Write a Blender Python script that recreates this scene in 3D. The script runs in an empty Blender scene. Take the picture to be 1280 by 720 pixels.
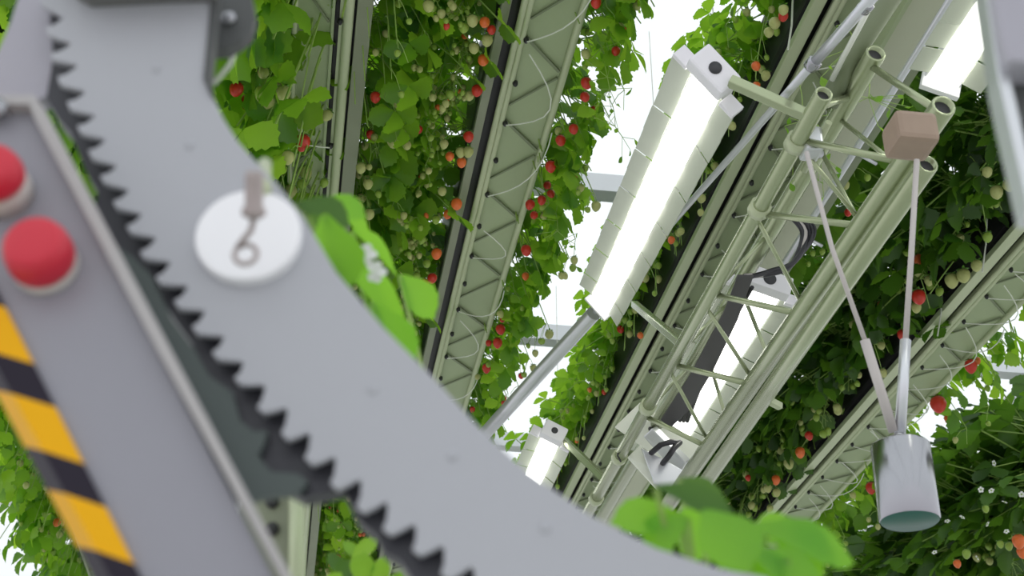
import bpy, bmesh, math, random
from mathutils import Vector, Matrix
random.seed(7)
V = Vector
SC = bpy.context.scene
COL = SC.collection

# ------------------------------------------------------------------ camera
FPX = 1778.0
PITCH = math.radians(29.599)
PSI = math.radians(8.757)
CAM = V((0, 0, 1.6))
RIGHT = V((math.cos(PSI), -math.sin(PSI), 0))
HF = V((math.sin(PSI), math.cos(PSI), 0))
ZUP = V((0, 0, 1))
FWD = HF * math.cos(PITCH) + ZUP * math.sin(PITCH)
UP = -HF * math.sin(PITCH) + ZUP * math.cos(PITCH)
cd = bpy.data.cameras.new('camera')
cam = bpy.data.objects.new('camera', cd)
COL.objects.link(cam)
cam.matrix_world = Matrix.Translation(CAM) @ Matrix((RIGHT, UP, -FWD)).transposed().to_4x4()
cd.sensor_width = 36.0
cd.lens = 36.0 * FPX / 1280.0
cd.clip_start = 0.05
cd.dof.use_dof = True
cd.dof.focus_distance = 3.9
cd.dof.aperture_fstop = 8.5
SC.camera = cam

# ------------------------------------------------------------------ world, exposure
w = bpy.data.worlds.new('greenhouse_sky')
SC.world = w
w.use_nodes = True
nt = w.node_tree
bg = nt.nodes['Background']
tc = nt.nodes.new('ShaderNodeTexCoord')
sx = nt.nodes.new('ShaderNodeSeparateXYZ')
rp = nt.nodes.new('ShaderNodeValToRGB')
nt.links.new(tc.outputs['Generated'], sx.inputs[0])
nt.links.new(sx.outputs['Z'], rp.inputs[0])
nt.links.new(rp.outputs[0], bg.inputs[0])
rp.color_ramp.elements[0].position = 0.0
rp.color_ramp.elements[0].color = (0.68, 0.675, 0.71, 1)
rp.color_ramp.elements[1].position = 0.45
rp.color_ramp.elements[1].color = (0.94, 0.97, 1.0, 1)
bg.inputs[1].default_value = 1.25
SC.view_settings.view_transform = 'Standard'
SC.view_settings.look = 'None'
SC.view_settings.exposure = 0.0
SC.view_settings.gamma = 1.0
SC.view_settings.use_curve_mapping = False
SC.cycles.use_denoising = True
SC.cycles.max_bounces = 8
SC.cycles.diffuse_bounces = 4
SC.cycles.transmission_bounces = 5
SC.cycles.sample_clamp_indirect = 6.0

# ------------------------------------------------------------------ point helpers (photo bearings to places)
def ray(x, y): return FWD + RIGHT * ((x - 640) / FPX) + UP * ((360 - y) / FPX)
def at_d(x, y, d): return CAM + ray(x, y) * d
def at_z(x, y, h):
    r = ray(x, y); return CAM + r * (h / r.z)
def at_y(x, y, Y):
    r = ray(x, y); return CAM + r * (Y / r.y)
def at_h(x, y, D):
    r = ray(x, y); return CAM + r * (D / r.dot(HF))
def proj(P):
    q = P - CAM; d = q.dot(FWD)
    if d < 0.05: return (-9999, -9999, d)
    return (640 + FPX * q.dot(RIGHT) / d, 360 - FPX * q.dot(UP) / d, d)
def row_x(s, h=2.6): return at_z(325 + 1070 * s, 300, h).x

# ------------------------------------------------------------------ materials
MATS = {}
def mat(name, col, rough=0.5, metal=0.0, spec=0.5, noise=0.0, nscale=20, emit=None, estr=0, bump=0.0, coat=0.0):
    m = bpy.data.materials.new(name); m.use_nodes = True
    n = m.node_tree.nodes; l = m.node_tree.links
    b = n['Principled BSDF']
    b.inputs['Base Color'].default_value = (*col, 1)
    b.inputs['Roughness'].default_value = rough
    b.inputs['Metallic'].default_value = metal
    b.inputs['Specular IOR Level'].default_value = spec
    b.inputs['Coat Weight'].default_value = coat
    if noise or bump:
        co = n.new('ShaderNodeTexCoord'); t = n.new('ShaderNodeTexNoise')
        t.inputs['Scale'].default_value = nscale; t.inputs['Detail'].default_value = 4
        l.new(co.outputs['Object'], t.inputs['Vector'])
        if noise:
            mx = n.new('ShaderNodeMix'); mx.data_type = 'RGBA'
            mx.inputs[6].default_value = (*[c * (1 - noise) for c in col], 1)
            mx.inputs[7].default_value = (*[min(1, c * (1 + noise)) for c in col], 1)
            l.new(t.outputs['Fac'], mx.inputs[0]); l.new(mx.outputs[2], b.inputs['Base Color'])
        if bump:
            bp = n.new('ShaderNodeBump'); bp.inputs['Strength'].default_value = bump
            l.new(t.outputs['Fac'], bp.inputs['Height']); l.new(bp.outputs[0], b.inputs['Normal'])
    if emit:
        b.inputs['Emission Color'].default_value = (*emit, 1)
        b.inputs['Emission Strength'].default_value = estr
    MATS[name] = m
    return m

def leaf_mat(name, dark, light, tdark, tlight, fac=0.5):
    m = bpy.data.materials.new(name); m.use_nodes = True
    n = m.node_tree.nodes; l = m.node_tree.links
    n.remove(n['Principled BSDF']); out = n['Material Output']
    geo = n.new('ShaderNodeNewGeometry'); oi = n.new('ShaderNodeObjectInfo')
    ad = n.new('ShaderNodeMath'); ad.operation = 'ADD'
    l.new(geo.outputs['Random Per Island'], ad.inputs[0])
    sc_ = n.new('ShaderNodeMath'); sc_.operation = 'MULTIPLY'; sc_.inputs[1].default_value = 0.6
    l.new(oi.outputs['Random'], sc_.inputs[0]); l.new(sc_.outputs[0], ad.inputs[1])
    dv = n.new('ShaderNodeMath'); dv.operation = 'MULTIPLY'; dv.inputs[1].default_value = 0.625
    l.new(ad.outputs[0], dv.inputs[0])
    def mix(a, b_):
        x = n.new('ShaderNodeMix'); x.data_type = 'RGBA'
        x.inputs[6].default_value = (*a, 1); x.inputs[7].default_value = (*b_, 1)
        l.new(dv.outputs[0], x.inputs[0]); return x.outputs[2]
    d = n.new('ShaderNodeBsdfDiffuse'); l.new(mix(dark, light), d.inputs[0])
    t = n.new('ShaderNodeBsdfTranslucent'); l.new(mix(tdark, tlight), t.inputs[0])
    g = n.new('ShaderNodeBsdfGlossy'); g.inputs['Roughness'].default_value = 0.45
    m1 = n.new('ShaderNodeMixShader'); m1.inputs[0].default_value = fac
    l.new(d.outputs[0], m1.inputs[1]); l.new(t.outputs[0], m1.inputs[2])
    m2 = n.new('ShaderNodeMixShader'); m2.inputs[0].default_value = 0.035
    l.new(m1.outputs[0], m2.inputs[1]); l.new(g.outputs[0], m2.inputs[2])
    l.new(m2.outputs[0], out.inputs[0])
    MATS[name] = m
    return m

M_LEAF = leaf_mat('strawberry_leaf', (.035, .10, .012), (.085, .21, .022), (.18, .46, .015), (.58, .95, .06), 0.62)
M_LEAFD = leaf_mat('shaded_dark_leaf', (.022, .06, .010), (.05, .12, .018), (.05, .17, .01), (.24, .50, .03), 0.42)  # darkened leaf copy: shade of thick, unlit foliage put into its colours
M_LEAFN = leaf_mat('near_leaf', (.10, .27, .025), (.15, .36, .03), (.30, .72, .02), (.42, .86, .03), 0.6)  # lighter green leaf used on the near plants
M_STALK = mat('stalk_green', (.30, .45, .10), .5)
M_RED = mat('berry_red', (.58, .035, .02), .32, noise=.25, nscale=120)
M_ORANGE = mat('berry_orange', (.80, .16, .035), .35, noise=.3, nscale=90)
M_PALE = mat('berry_pale', (.44, .46, .17), .45, noise=.15, nscale=150)
M_GREENB = mat('berry_green', (.27, .40, .06), .45, noise=.15, nscale=150)
M_CALYX = mat('calyx_green', (.14, .33, .04), .5)
M_PETAL = mat('petal_white', (.85, .86, .84), .6)
M_GUT = mat('gutter_coat', (.36, .425, .25), .5, noise=.05, nscale=6)  # extra green stands for light bounced off the plants
M_GUTR = mat('gutter_rail', (.50, .55, .36), .38, metal=.15)
M_STRIP = mat('outer_strip_grey', (.25, .27, .19), .55, noise=.08, nscale=8)
M_BRACE = mat('gutter_brace', (.20, .235, .14), .5)
M_BLACK = mat('black_film', (.012, .010, .014), .45)
M_BLKP = mat('black_plastic', (.02, .02, .022), .4)
M_TUBEW = mat('drip_tube_white', (.72, .74, .66), .4)
M_TRUSS = mat('truss_coat', (.40, .45, .28), .25, metal=.6)  # greened too: plant bounce light put into the base colour
M_STEEL = mat('plain_steel', (.66, .67, .70), .32, metal=.7)
M_CHROME = mat('chrome', (.37, .37, .395), .2, metal=1.0)
M_WGREEN = mat('weight_green_base', (.02, .11, .085), .35)
M_CORD = mat('cord_grey', (.52, .48, .46), .6)
M_WOOD = mat('brown_block', (.33, .24, .18), .6, noise=.12, nscale=30)
M_LAMPW = mat('lamp_white', (.80, .80, .80), .4)
M_REFL = mat('lamp_reflector', (.50, .53, .44), .35, noise=.06, nscale=12)
M_REFL2 = mat('lamp_reflector_end', (.84, .82, .86), .4)
M_GLOW = mat('lamp_glow', (1, 1, 1), .5, emit=(1, 1, .93), estr=4.0)
M_HOLE = mat('dark_hole', (.05, .05, .055), .6)
M_CREAM = mat('cream_panel', (.48, .50, .37), .5, noise=.05, nscale=5)
M_PLATE = mat('machine_grey', (.43, .435, .47), .42, noise=.03, nscale=4)
M_PLATE2 = mat('machine_lavender', (.40, .385, .44), .45, noise=.03, nscale=5)
M_PANEL = mat('panel_grey', (.29, .285, .325), .42, noise=.04, nscale=5)
M_RIM = mat('panel_rim', (.42, .40, .40), .4)
M_DISC = mat('white_disc', (.94, .93, .96), .35)
M_DGREY = mat('dark_grey', (.075, .078, .078), .5)
M_COVER = mat('cover_shaded_grey', (.16, .16, .155), .5)  # shadow on the cover's bottom put into this darker grey
M_GEAR = mat('gear_charcoal', (.035, .035, .045), .45)
M_GUARD = mat('guard_green_grey', (.065, .085, .08), .4)
M_REDB = mat('button_red', (.62, .02, .045), .38)
M_BUTB = mat('button_base', (.62, .58, .55), .5)
M_YEL = mat('tape_yellow', (.86, .43, .006), .5, spec=.15)
M_TBLK = mat('tape_black', (.025, .02, .032), .5, spec=.15)
M_BRONZE = mat('pin_bronze', (.40, .34, .33), .4, metal=.3)
M_FLOOR = mat('ground_cover_white', (.58, .59, .55), .8, noise=.1, nscale=3)
M_BARS = mat('roof_bar', (.85, .87, .9), .5)
M_CABLE = mat('cable_black', (.025, .023, .03), .4)
M_FILM = mat('film_dark', (.06, .055, .06), .5)
M_BOARD = mat('white_board', (.78, .80, .70), .45)

g = bpy.data.materials.new('roof_glass'); g.use_nodes = True
gn = g.node_tree.nodes; gl = g.node_tree.links
gn.remove(gn['Principled BSDF'])
tr = gn.new('ShaderNodeBsdfTransparent'); tr.inputs[0].default_value = (.97, .985, .98, 1)
gs = gn.new('ShaderNodeBsdfGlossy'); gs.inputs['Roughness'].default_value = .05
mxg = gn.new('ShaderNodeMixShader'); mxg.inputs[0].default_value = .05
gl.new(tr.outputs[0], mxg.inputs[1]); gl.new(gs.outputs[0], mxg.inputs[2])
gl.new(mxg.outputs[0], gn['Material Output'].inputs[0])
M_GLASS = g

# ------------------------------------------------------------------ mesh collector
class MB:
    def __init__(self): self.v = []; self.f = []; self.mi = []; self.sm = []
    def add(self, vs, fs, mi=0, smooth=False):
        o = len(self.v); self.v += [V(x) for x in vs]
        for f in fs:
            self.f.append([i + o for i in f]); self.mi.append(mi); self.sm.append(smooth)
    def tube(self, pts, r, n=8, mi=0, cap=True, r2=None):
        pts = [V(p) for p in pts]; k = len(pts); vs = []; fs = []
        ref = None
        for i, p in enumerate(pts):
            t = (pts[min(i + 1, k - 1)] - pts[max(i - 1, 0)]).normalized()
            if ref is None:
                ref = t.orthogonal().normalized()
            else:
                ref = (ref - t * ref.dot(t)).normalized()
            b = t.cross(ref)
            rr = r if r2 is None else r + (r2 - r) * i / max(1, k - 1)
            for j in range(n):
                a = 2 * math.pi * j / n
                vs.append(p + (ref * math.cos(a) + b * math.sin(a)) * rr)
        for i in range(k - 1):
            for j in range(n):
                fs.append((i * n + j, i * n + (j + 1) % n, (i + 1) * n + (j + 1) % n, (i + 1) * n + j))
        self.add(vs, fs, mi, n > 5)
        if cap:
            o = len(self.v) - len(vs)
            self.f.append([o + j for j in reversed(range(n))]); self.mi.append(mi); self.sm.append(False)
            self.f.append([o + (k - 1) * n + j for j in range(n)]); self.mi.append(mi); self.sm.append(False)
    def pipe(self, a, b, r, wall=.25, n=14, mi=0, mi_in=1, depth=.06):
        """open-ended pipe from a (open, hollow) to b"""
        a = V(a); b = V(b); t = (b - a).normalized(); ri = r * (1 - wall)
        self.lathe(a, t, [(ri, depth), (ri, 0), (r * .96, 0), (r, .002), (r, (b - a).length), (0, (b - a).length)], n, mi)
        self.lathe(a, t, [(ri * .99, depth * .2), (0, depth * .2)], n, mi_in)
    def lathe(self, base, axis, prof, n=24, mi=0, smooth=True):
        axis = V(axis).normalized(); u = axis.orthogonal().normalized(); w_ = axis.cross(u); base = V(base)
        vs = []; fs = []
        for r, h in prof:
            for j in range(n):
                a = 2 * math.pi * j / n
                vs.append(base + axis * h + (u * math.cos(a) + w_ * math.sin(a)) * r)
        for i in range(len(prof) - 1):
            for j in range(n):
                fs.append((i * n + j, i * n + (j + 1) % n, (i + 1) * n + (j + 1) % n, (i + 1) * n + j))
        self.add(vs, fs, mi, smooth)
    def box(self, c, ax, ay, az, mi=0):
        """c centre, half axis vectors"""
        c = V(c); vs = []
        for i in (-1, 1):
            for j in (-1, 1):
                for k in (-1, 1): vs.append(c + V(ax) * i + V(ay) * j + V(az) * k)
        self.add(vs, [(0, 1, 3, 2), (4, 6, 7, 5), (0, 4, 5, 1), (2, 3, 7, 6), (0, 2, 6, 4), (1, 5, 7, 3)], mi)
    def bar(self, a, b, w_, h, side=None, mi=0):
        a = V(a); b = V(b); t = (b - a).normalized()
        s = V(side) if side else t.cross(ZUP)
        s = (s - t * s.dot(t)).normalized(); u = t.cross(s)
        self.box((a + b) / 2, (b - a) / 2, s * w_ / 2, u * h / 2, mi)
    def prism(self, pts, ext, mi=0, bev=0):
        pts = [V(p) for p in pts]; ext = V(ext); n = len(pts)
        vs = pts + [p + ext for p in pts]
        fs = [tuple(range(n)), tuple(reversed(range(n, 2 * n)))]
        fs += [(i, i + n, (i + 1) % n + n, (i + 1) % n) for i in range(n)]
        self.add(vs, fs, mi)
    def build(self, name, mats, parent=None, off=None, bevel=0):
        if not isinstance(mats, (list, tuple)): mats = [mats]
        o_ = off if off is not None else (OFF.get(parent.name, V((0, 0, 0))) if parent else V((0, 0, 0)))
        me = bpy.data.meshes.new(name)
        me.from_pydata([v - o_ for v in self.v], [], self.f)
        for m in mats: me.materials.append(m)
        me.polygons.foreach_set('material_index', self.mi)
        me.polygons.foreach_set('use_smooth', self.sm)
        bm = bmesh.new(); bm.from_mesh(me)
        bmesh.ops.recalc_face_normals(bm, faces=bm.faces) if bevel >= 0 else None
        if bevel > 0:
            es = [e for e in bm.edges if len(e.link_faces) == 2 and e.calc_face_angle(0) > .6]
            bmesh.ops.bevel(bm, geom=es, offset=bevel, segments=2, affect='EDGES', profile=.6)
        bm.to_mesh(me); bm.free()
        ob = bpy.data.objects.new(name, me); COL.objects.link(ob)
        if parent:
            ob.parent = parent
            OFF[ob.name] = o_
        return ob
OFF = {}
def thing(name, label, cat, loc, group=None):
    o = bpy.data.objects.new(name, None); COL.objects.link(o); o.location = loc
    o.empty_display_size = .1
    OFF[o.name] = V(loc)
    return tag(o, label, cat, group)
def tag(o, label, cat, group=None):
    o['label'] = label; o['category'] = cat
    if group: o['group'] = group
    return o
def struct(name, mb, m, **k):
    o = mb.build(name, m, **k); o['kind'] = 'structure'; return o

# ------------------------------------------------------------------ setting: floor, glass roof and its bars
mb = MB(); mb.box((2, 8, -.05), (9, 0, 0), (0, 14, 0), (0, 0, .05)); struct('floor', mb, M_FLOOR)
ZR = 5.6
mb = MB(); mb.box((2, 8, ZR), (9, 0, 0), (0, 14, 0), (0, 0, .004)); struct('ceiling', mb, M_GLASS)
for i in range(5):
    yy = 4.17 + 1.6 * i
    mb = MB(); mb.box((2, yy, ZR - .07), (9, 0, 0), (0, .05, 0), (0, 0, .05)); struct('trim_%d' % (i + 1), mb, M_BARS)
for i, xx in enumerate((-3.0, -.5, 1.95, 4.4)):
    mb = MB(); mb.box((xx, 8, ZR - .17), (.035, 0, 0), (0, 14, 0), (0, 0, .05)); struct('trim_%d' % (i + 10), mb, M_BARS)

# ------------------------------------------------------------------ hanging gutters
ZG = 1.6 + 2.6
GUT = {}
def gutter(key, s0, s1, mirror, label, y0=1.9, y1=11.5, clips=(), visible=True):
    xa, xb = sorted((row_x(s0), row_x(s1)))
    Wd = xb - xa
    GUT[key] = (xa, xb)
    root = thing('hanging_gutter', label, 'gutter', ((xa + xb) / 2, y0, ZG), 'hanging growing gutters')
    sg = -1 if mirror else 1
    def X(f):  # 0 = slot side, 1 = far side
        return xa + Wd * f if not mirror else xb - Wd * f
    # channel
    mb = MB()
    c0, c1 = (X(.47), X(.97)) if mirror else (X(.34), X(.94))
    mb.box(((c0 + c1) / 2, (y0 + y1) / 2, ZG + .012), (abs(c1 - c0) / 2, 0, 0), (0, (y1 - y0) / 2, 0), (0, 0, .004))
    for f in ((.49, .94) if mirror else (.36, .94)):
        mb.box((X(f), (y0 + y1) / 2, ZG + .05), (.004, 0, 0), (0, (y1 - y0) / 2, 0), (0, 0, .05))
    mb.build('channel', M_GUT, root)
    # pale side rails (double lip next to the slot, one round lip far side)
    for f, r in (((.30, .015), (.97, .008)) if mirror else ((.285, .010), (.355, .009), (.97, .011))):
        mb = MB(); mb.tube([(X(f), y0, ZG), (X(f), y1, ZG)], r, 8); mb.build('rail', M_GUTR, root)
    mb = MB(); mb.box((X(.36 if mirror else .32), (y0 + y1) / 2, ZG + .014), (Wd * .05, 0, 0), (0, (y1 - y0) / 2, 0), (0, 0, .008)); mb.build('lip', M_GUTR, root)
    # black slot strip and the pale outer strip
    mb = MB(); mb.box((X(.43 if mirror else .195), (y0 + y1) / 2, ZG + .03), (Wd * (.03 if mirror else (.06 if key == 'centre' else .022)), 0, 0), (0, (y1 - y0) / 2, 0), (0, 0, .006)); mb.build('slot_liner', M_BLACK, root)
    mb = MB(); mb.box((X(.10 if mirror else (.085 if key == 'centre' else .10)), (y0 + y1) / 2, ZG + .012), (Wd * (.10 if mirror else (.055 if key == 'centre' else .075)), 0, 0), (0, (y1 - y0) / 2, 0), (0, 0, .012)); mb.build('outer_strip', M_STRIP if key in ('centre', 'disc') else M_GUTR, root, bevel=.003)
    # black growing bag on top
    mb = MB(); mb.box(((xa + xb) / 2, (y0 + y1) / 2, ZG + .165), (Wd * .47, 0, 0), (0, (y1 - y0) / 2, 0), (0, 0, .115)); mb.build('grow_bag', M_BLACK, root, bevel=.02)
    # zigzag bracing below the channel
    pitch = .9 if mirror else .40; fl = .54 if mirror else .40; n = int((y1 - y0) / pitch) if clips else 0
    for i in range(n):
        a = y0 + i * pitch
        mb = MB(); mb.bar((X(fl), a, ZG + .001), (X(.90), a + .14, ZG + .001), .009, .006, (0, 1, 0)); mb.build('brace', M_BRACE, root)
        mb = MB(); mb.bar((X(.90), a + .17, ZG + .001), (X(fl), a + .32, ZG + .001), .006, .006, (0, 1, 0)); mb.build('brace', M_BRACE, root)
    # black drip clips and thin white tubes
    for i, yy in enumerate(clips):
        mb = MB(); mb.lathe((X(.40), yy, ZG - .003), (0, 0, -1), [(0, 0), (.008, .001), (.008, .012), (.004, .018), (0, .018)], 8)
        mb.build('drip_clip', M_BLKP, root)
        if i % 2 == 0 or key == 'right':
            rr = random.Random(i * 3 + 1); lo = rr.uniform(.06, .11); ln = rr.uniform(.16, .40)
            pts = []
            for k in range(9):
                t = k / 8
                pts.append((X(.40 + (.62 if i % 4 == 0 else .45) * math.sin(t * math.pi * (.5 if i % 4 == 0 else .95))), yy - ln * t, ZG - .018 - lo * math.sin(t * math.pi) * .6))
            mb = MB(); mb.tube(pts, .0022, 5); mb.build('drip_tube', M_TUBEW, root)
    # hanger wires to the roof
    yy = y0 + .5
    while yy < y1:
        mb = MB(); mb.tube([(X(.2), yy, ZG + .03), (X(.2), yy, ZR - .01)], .002, 5); mb.build('hanger_wire', M_TUBEW, root)
        yy += 2.24
    return root

def yline(x0, h, py0, py1, step):
    out = []; y = 2.3
    while y < 9.5: out.append(y); y += step
    return out
CL = yline(0, 0, 0, 0, .20)
gutter('disc', .030, .104, True, 'pale gutter with black slot rising just right of the white disc', clips=CL[1::3])
gutter('centre', .219, .300, False, 'wide pale zigzag-braced gutter running through the middle of the view', clips=CL)
gutter('lamp', .504, .585, False, 'grey-green gutter running behind the long lamp and the truss', clips=CL)
gutter('right', .868, .962, False, 'pale gutter slanting behind the hanging weight at right', clips=CL)
gutter('left', -.33, -.25, True, 'gutter hidden behind leaves at the far left', clips=())
gutter('corner', 1.37, 1.45, False, 'gutter hidden behind leaves at the lower right corner', clips=())

# ------------------------------------------------------------------ strawberry plants
def leaflet(mb, base, d, nrm, L, W, mi=0, cup=.12, fold=.25, rnd=random):
    """toothed obovate leaflet from base along d"""
    d = d.normalized(); nrm = (nrm - d * nrm.dot(d)).normalized(); s = d.cross(nrm)
    prof = [(0, .05), (.18, .34), (.38, .76), (.58, 1.0), (.76, .93), (.90, .62), (1.0, .12)]
    vs = []; mid = []; lf = []; rt = []
    for i, (t, wd) in enumerate(prof):
        z = -cup * L * (t * t) + .02 * L
        mid.append(len(vs)); vs.append(base + d * (L * t) + nrm * (z * 1.0))
        for side, lst in ((1, lf), (-1, rt)):
            lst.append(len(vs)); vs.append(base + d * (L * (t - .05)) + s * (side * W * .5 * wd) + nrm * (z + fold * W * .5 * wd))
            if 0 < i < 6:
                t2, w2 = prof[i + 1]
                tm = t * .45 + t2 * .55; wm = (wd * .45 + w2 * .55) * .86
                lst.append(len(vs)); vs.append(base + d * (L * (tm - .06)) + s * (side * W * .5 * wm) + nrm * (z + fold * W * .5 * wm))
    fs = []
    # edge lists: index 0,1,(1b),2,(2b)...
    def fan(lst, flip):
        k = 0
        for i in range(6):
            step = [lst[k]]
            k2 = k + (2 if 0 < i < 6 else 1)
            step = lst[k:k2 + 1]
            f = [mid[i], mid[i + 1]] + list(reversed(step))
            fs.append(tuple(reversed(f)) if flip else tuple(f)); k = k2
    fan(lf, False); fan(rt, True)
    mb.add(vs, fs, mi, True)

def trifoliate(mb, p, d, nrm, size, rnd):
    d = d.normalized(); nrm = (nrm - d * nrm.dot(d)).normalized(); s = d.cross(nrm)
    for a, k in ((0, 1.0), (1.25, .92), (-1.25, .92)):
        dd = d * math.cos(a) + s * math.sin(a) + nrm * rnd.uniform(-.25, .1)
        nn = nrm + s * math.sin(a) * .35 + V((rnd.uniform(-.3, .3), rnd.uniform(-.3, .3), rnd.uniform(-.2, .2)))
        leaflet(mb, p + dd * size * .06, dd, nn, size * k, size * .86 * k, cup=rnd.uniform(.05, .35), fold=rnd.uniform(.05, .4))

def arc(p, d, L, droop, n=5):
    d = d.normalized()
    return [p + d * (L * i / n) - ZUP * (droop * (i / n) ** 2) for i in range(n + 1)]

class Proto: pass
def make_proto(seed, leaves, trusses, berries, leafmat, elev=(-.2, 1.2), reach=(.10, .32), down=(.0, .32), size=(.055, .085), tl=(.16, .34)):
    r = random.Random(seed); pr = Proto()
    fo = MB(); st = MB(); pr.berries = []
    for i in range(leaves):
        a = r.uniform(-1.5, 1.5); e = r.uniform(*elev)
        L = r.uniform(*reach)
        d = V((math.cos(a) * math.cos(e), math.sin(a) * math.cos(e) * .9, math.sin(e)))
        c = V((-.05 + r.uniform(-.03, .05), r.uniform(-.08, .08), r.uniform(.16, .22)))
        pts = arc(c, d, L, r.uniform(*down))
        st.tube(pts, .0022, 4, cap=False)
        tdir = pts[-1] - pts[-2]
        sz = r.uniform(*size)
        if pts[-1].z < .12 and pts[-1].x < sz + .03:
            sh = sz + .03 - pts[-1].x
            pts = [p + V((sh * k / 5, 0, 0)) for k, p in enumerate(pts)]
        nrm = V((d.x * .5 + r.uniform(-.5, .5), d.y * .5 + r.uniform(-.5, .5), r.uniform(.4, 1)))
        trifoliate(fo, pts[-1], tdir + V((0, 0, -.02)), nrm, sz, r)
    for i in range(trusses):
        a = r.uniform(-1.1, 1.1); L = r.uniform(*tl)
        c = V((.0, r.uniform(-.06, .06), .17))
        d = V((math.cos(a), math.sin(a), .35))
        pts = arc(c, d, r.uniform(.10, .19), L, 7)
        st.tube(pts, .0018, 4, cap=False)
        for k in range(berries):
            t = pts[r.randint(4, 7)]
            q = t + V((r.uniform(-.035, .035), r.uniform(-.05, .05), r.uniform(-.07, -.01)))
            st.tube([t, (t + q) / 2 + V((0, 0, .008)), q], .0011, 4, cap=False)
            pr.berries.append((q, r.uniform(.75, 1.15)))
    pr.fo = fo.build('foliage', leafmat, bevel=-1); pr.st = st.build('stalks', M_STALK, bevel=-1)
    return pr

def berry_mesh(name, m, seed):
    r = random.Random(seed); mb = MB()
    n = 10
    prof = [(0, .001), (.006, 0), (.0115, -.004), (.0135, -.010), (.0125, -.017), (.009, -.024), (.004, -.0285), (0, -.030)]
    mb.lathe((0, 0, 0), (0, 0, 1), prof, n, 0)
    for k in range(6):
        a = k * math.pi / 3 + r.uniform(-.2, .2); d = V((math.cos(a), math.sin(a), 0)); s = V((-d.y, d.x, 0))
        mb.add([d * .002 + s * .002 + V((0, 0, .002)), d * .002 - s * .002 + V((0, 0, .002)), d * .009 - s * .003 + V((0, 0, .001)), d * .0145 + V((0, 0, -.003 + r.uniform(0, .008))), d * .009 + s * .003 + V((0, 0, .001))], [(0, 1, 2, 3, 4)], 1)
    o = mb.build(name, [m, M_CALYX])
    me = o.data; bpy.data.objects.remove(o)
    return me
B_ME = {k: berry_mesh('strawberry', m, i) for i, (k, m) in enumerate((('red', M_RED), ('orange', M_ORANGE), ('pale', M_PALE), ('green', M_GREENB)))}
B_LAB = {'red': 'ripe red strawberry', 'orange': 'orange-red ripening strawberry', 'pale': 'pale unripe strawberry', 'green': 'small green unripe strawberry'}

PROTO = {
    'light': [make_proto(10 + i, 21, 2, 5, M_LEAF, size=(.065, .105), down=(.0, .36)) for i in range(4)],
    'fruit': [make_proto(20 + i, 15, 4, 6, M_LEAF, elev=(-.1, .9), reach=(.10, .30), down=(0, .12), size=(.07, .105), tl=(.10, .24)) for i in range(4)],
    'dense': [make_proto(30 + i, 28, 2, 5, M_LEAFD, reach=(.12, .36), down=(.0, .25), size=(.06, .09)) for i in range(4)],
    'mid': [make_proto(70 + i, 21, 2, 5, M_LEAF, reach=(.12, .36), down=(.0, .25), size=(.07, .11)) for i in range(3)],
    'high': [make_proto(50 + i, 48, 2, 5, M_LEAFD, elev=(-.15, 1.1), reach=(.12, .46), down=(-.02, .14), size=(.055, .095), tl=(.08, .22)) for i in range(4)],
    'sparse': [make_proto(40 + i, 16, 2, 4, M_LEAF, elev=(-.3, .9), reach=(.04, .20), down=(.0, .24), size=(.05, .085)) for i in range(3)],
    'short': [make_proto(60 + i, 22, 2, 4, M_LEAF, elev=(-.1, 1.2), reach=(.06, .28), down=(-.02, .12), size=(.05, .08)) for i in range(3)],
}
for L_ in PROTO.values():
    for p_ in L_:
        COL.objects.unlink(p_.fo); COL.objects.unlink(p_.st)

ORD = 'first second third fourth fifth sixth seventh eighth ninth tenth eleventh twelfth thirteenth fourteenth fifteenth sixteenth seventeenth eighteenth nineteenth twentieth twenty-first twenty-second twenty-third twenty-fourth twenty-fifth twenty-sixth twenty-seventh twenty-eighth twenty-ninth thirtieth'.split()
EDGE = [(0, 270), (60, 265), (110, 262), (165, 290), (200, 320), (270, 380), (340, 420), (410, 480), (470, 540), (535, 600), (590, 660), (645, 740), (685, 820), (720, 950)]
def machine_x(y):
    if y <= 0: return 268
    for (a, b), (c, d) in zip(EDGE, EDGE[1:]):
        if a <= y <= c: return b + (d - b) * (y - a) / (c - a)
    return 950
PLANTS = {}
def add_berry(root, me_key, loc, sc, rz, tilt=(0, 0)):
    b = bpy.data.objects.new('strawberry', B_ME[me_key]); COL.objects.link(b); b.parent = root
    b.location = loc; b.scale = (sc, sc, sc); b.rotation_euler = (tilt[0], tilt[1], rz)
    b['label'] = B_LAB[me_key]
    return b
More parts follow.
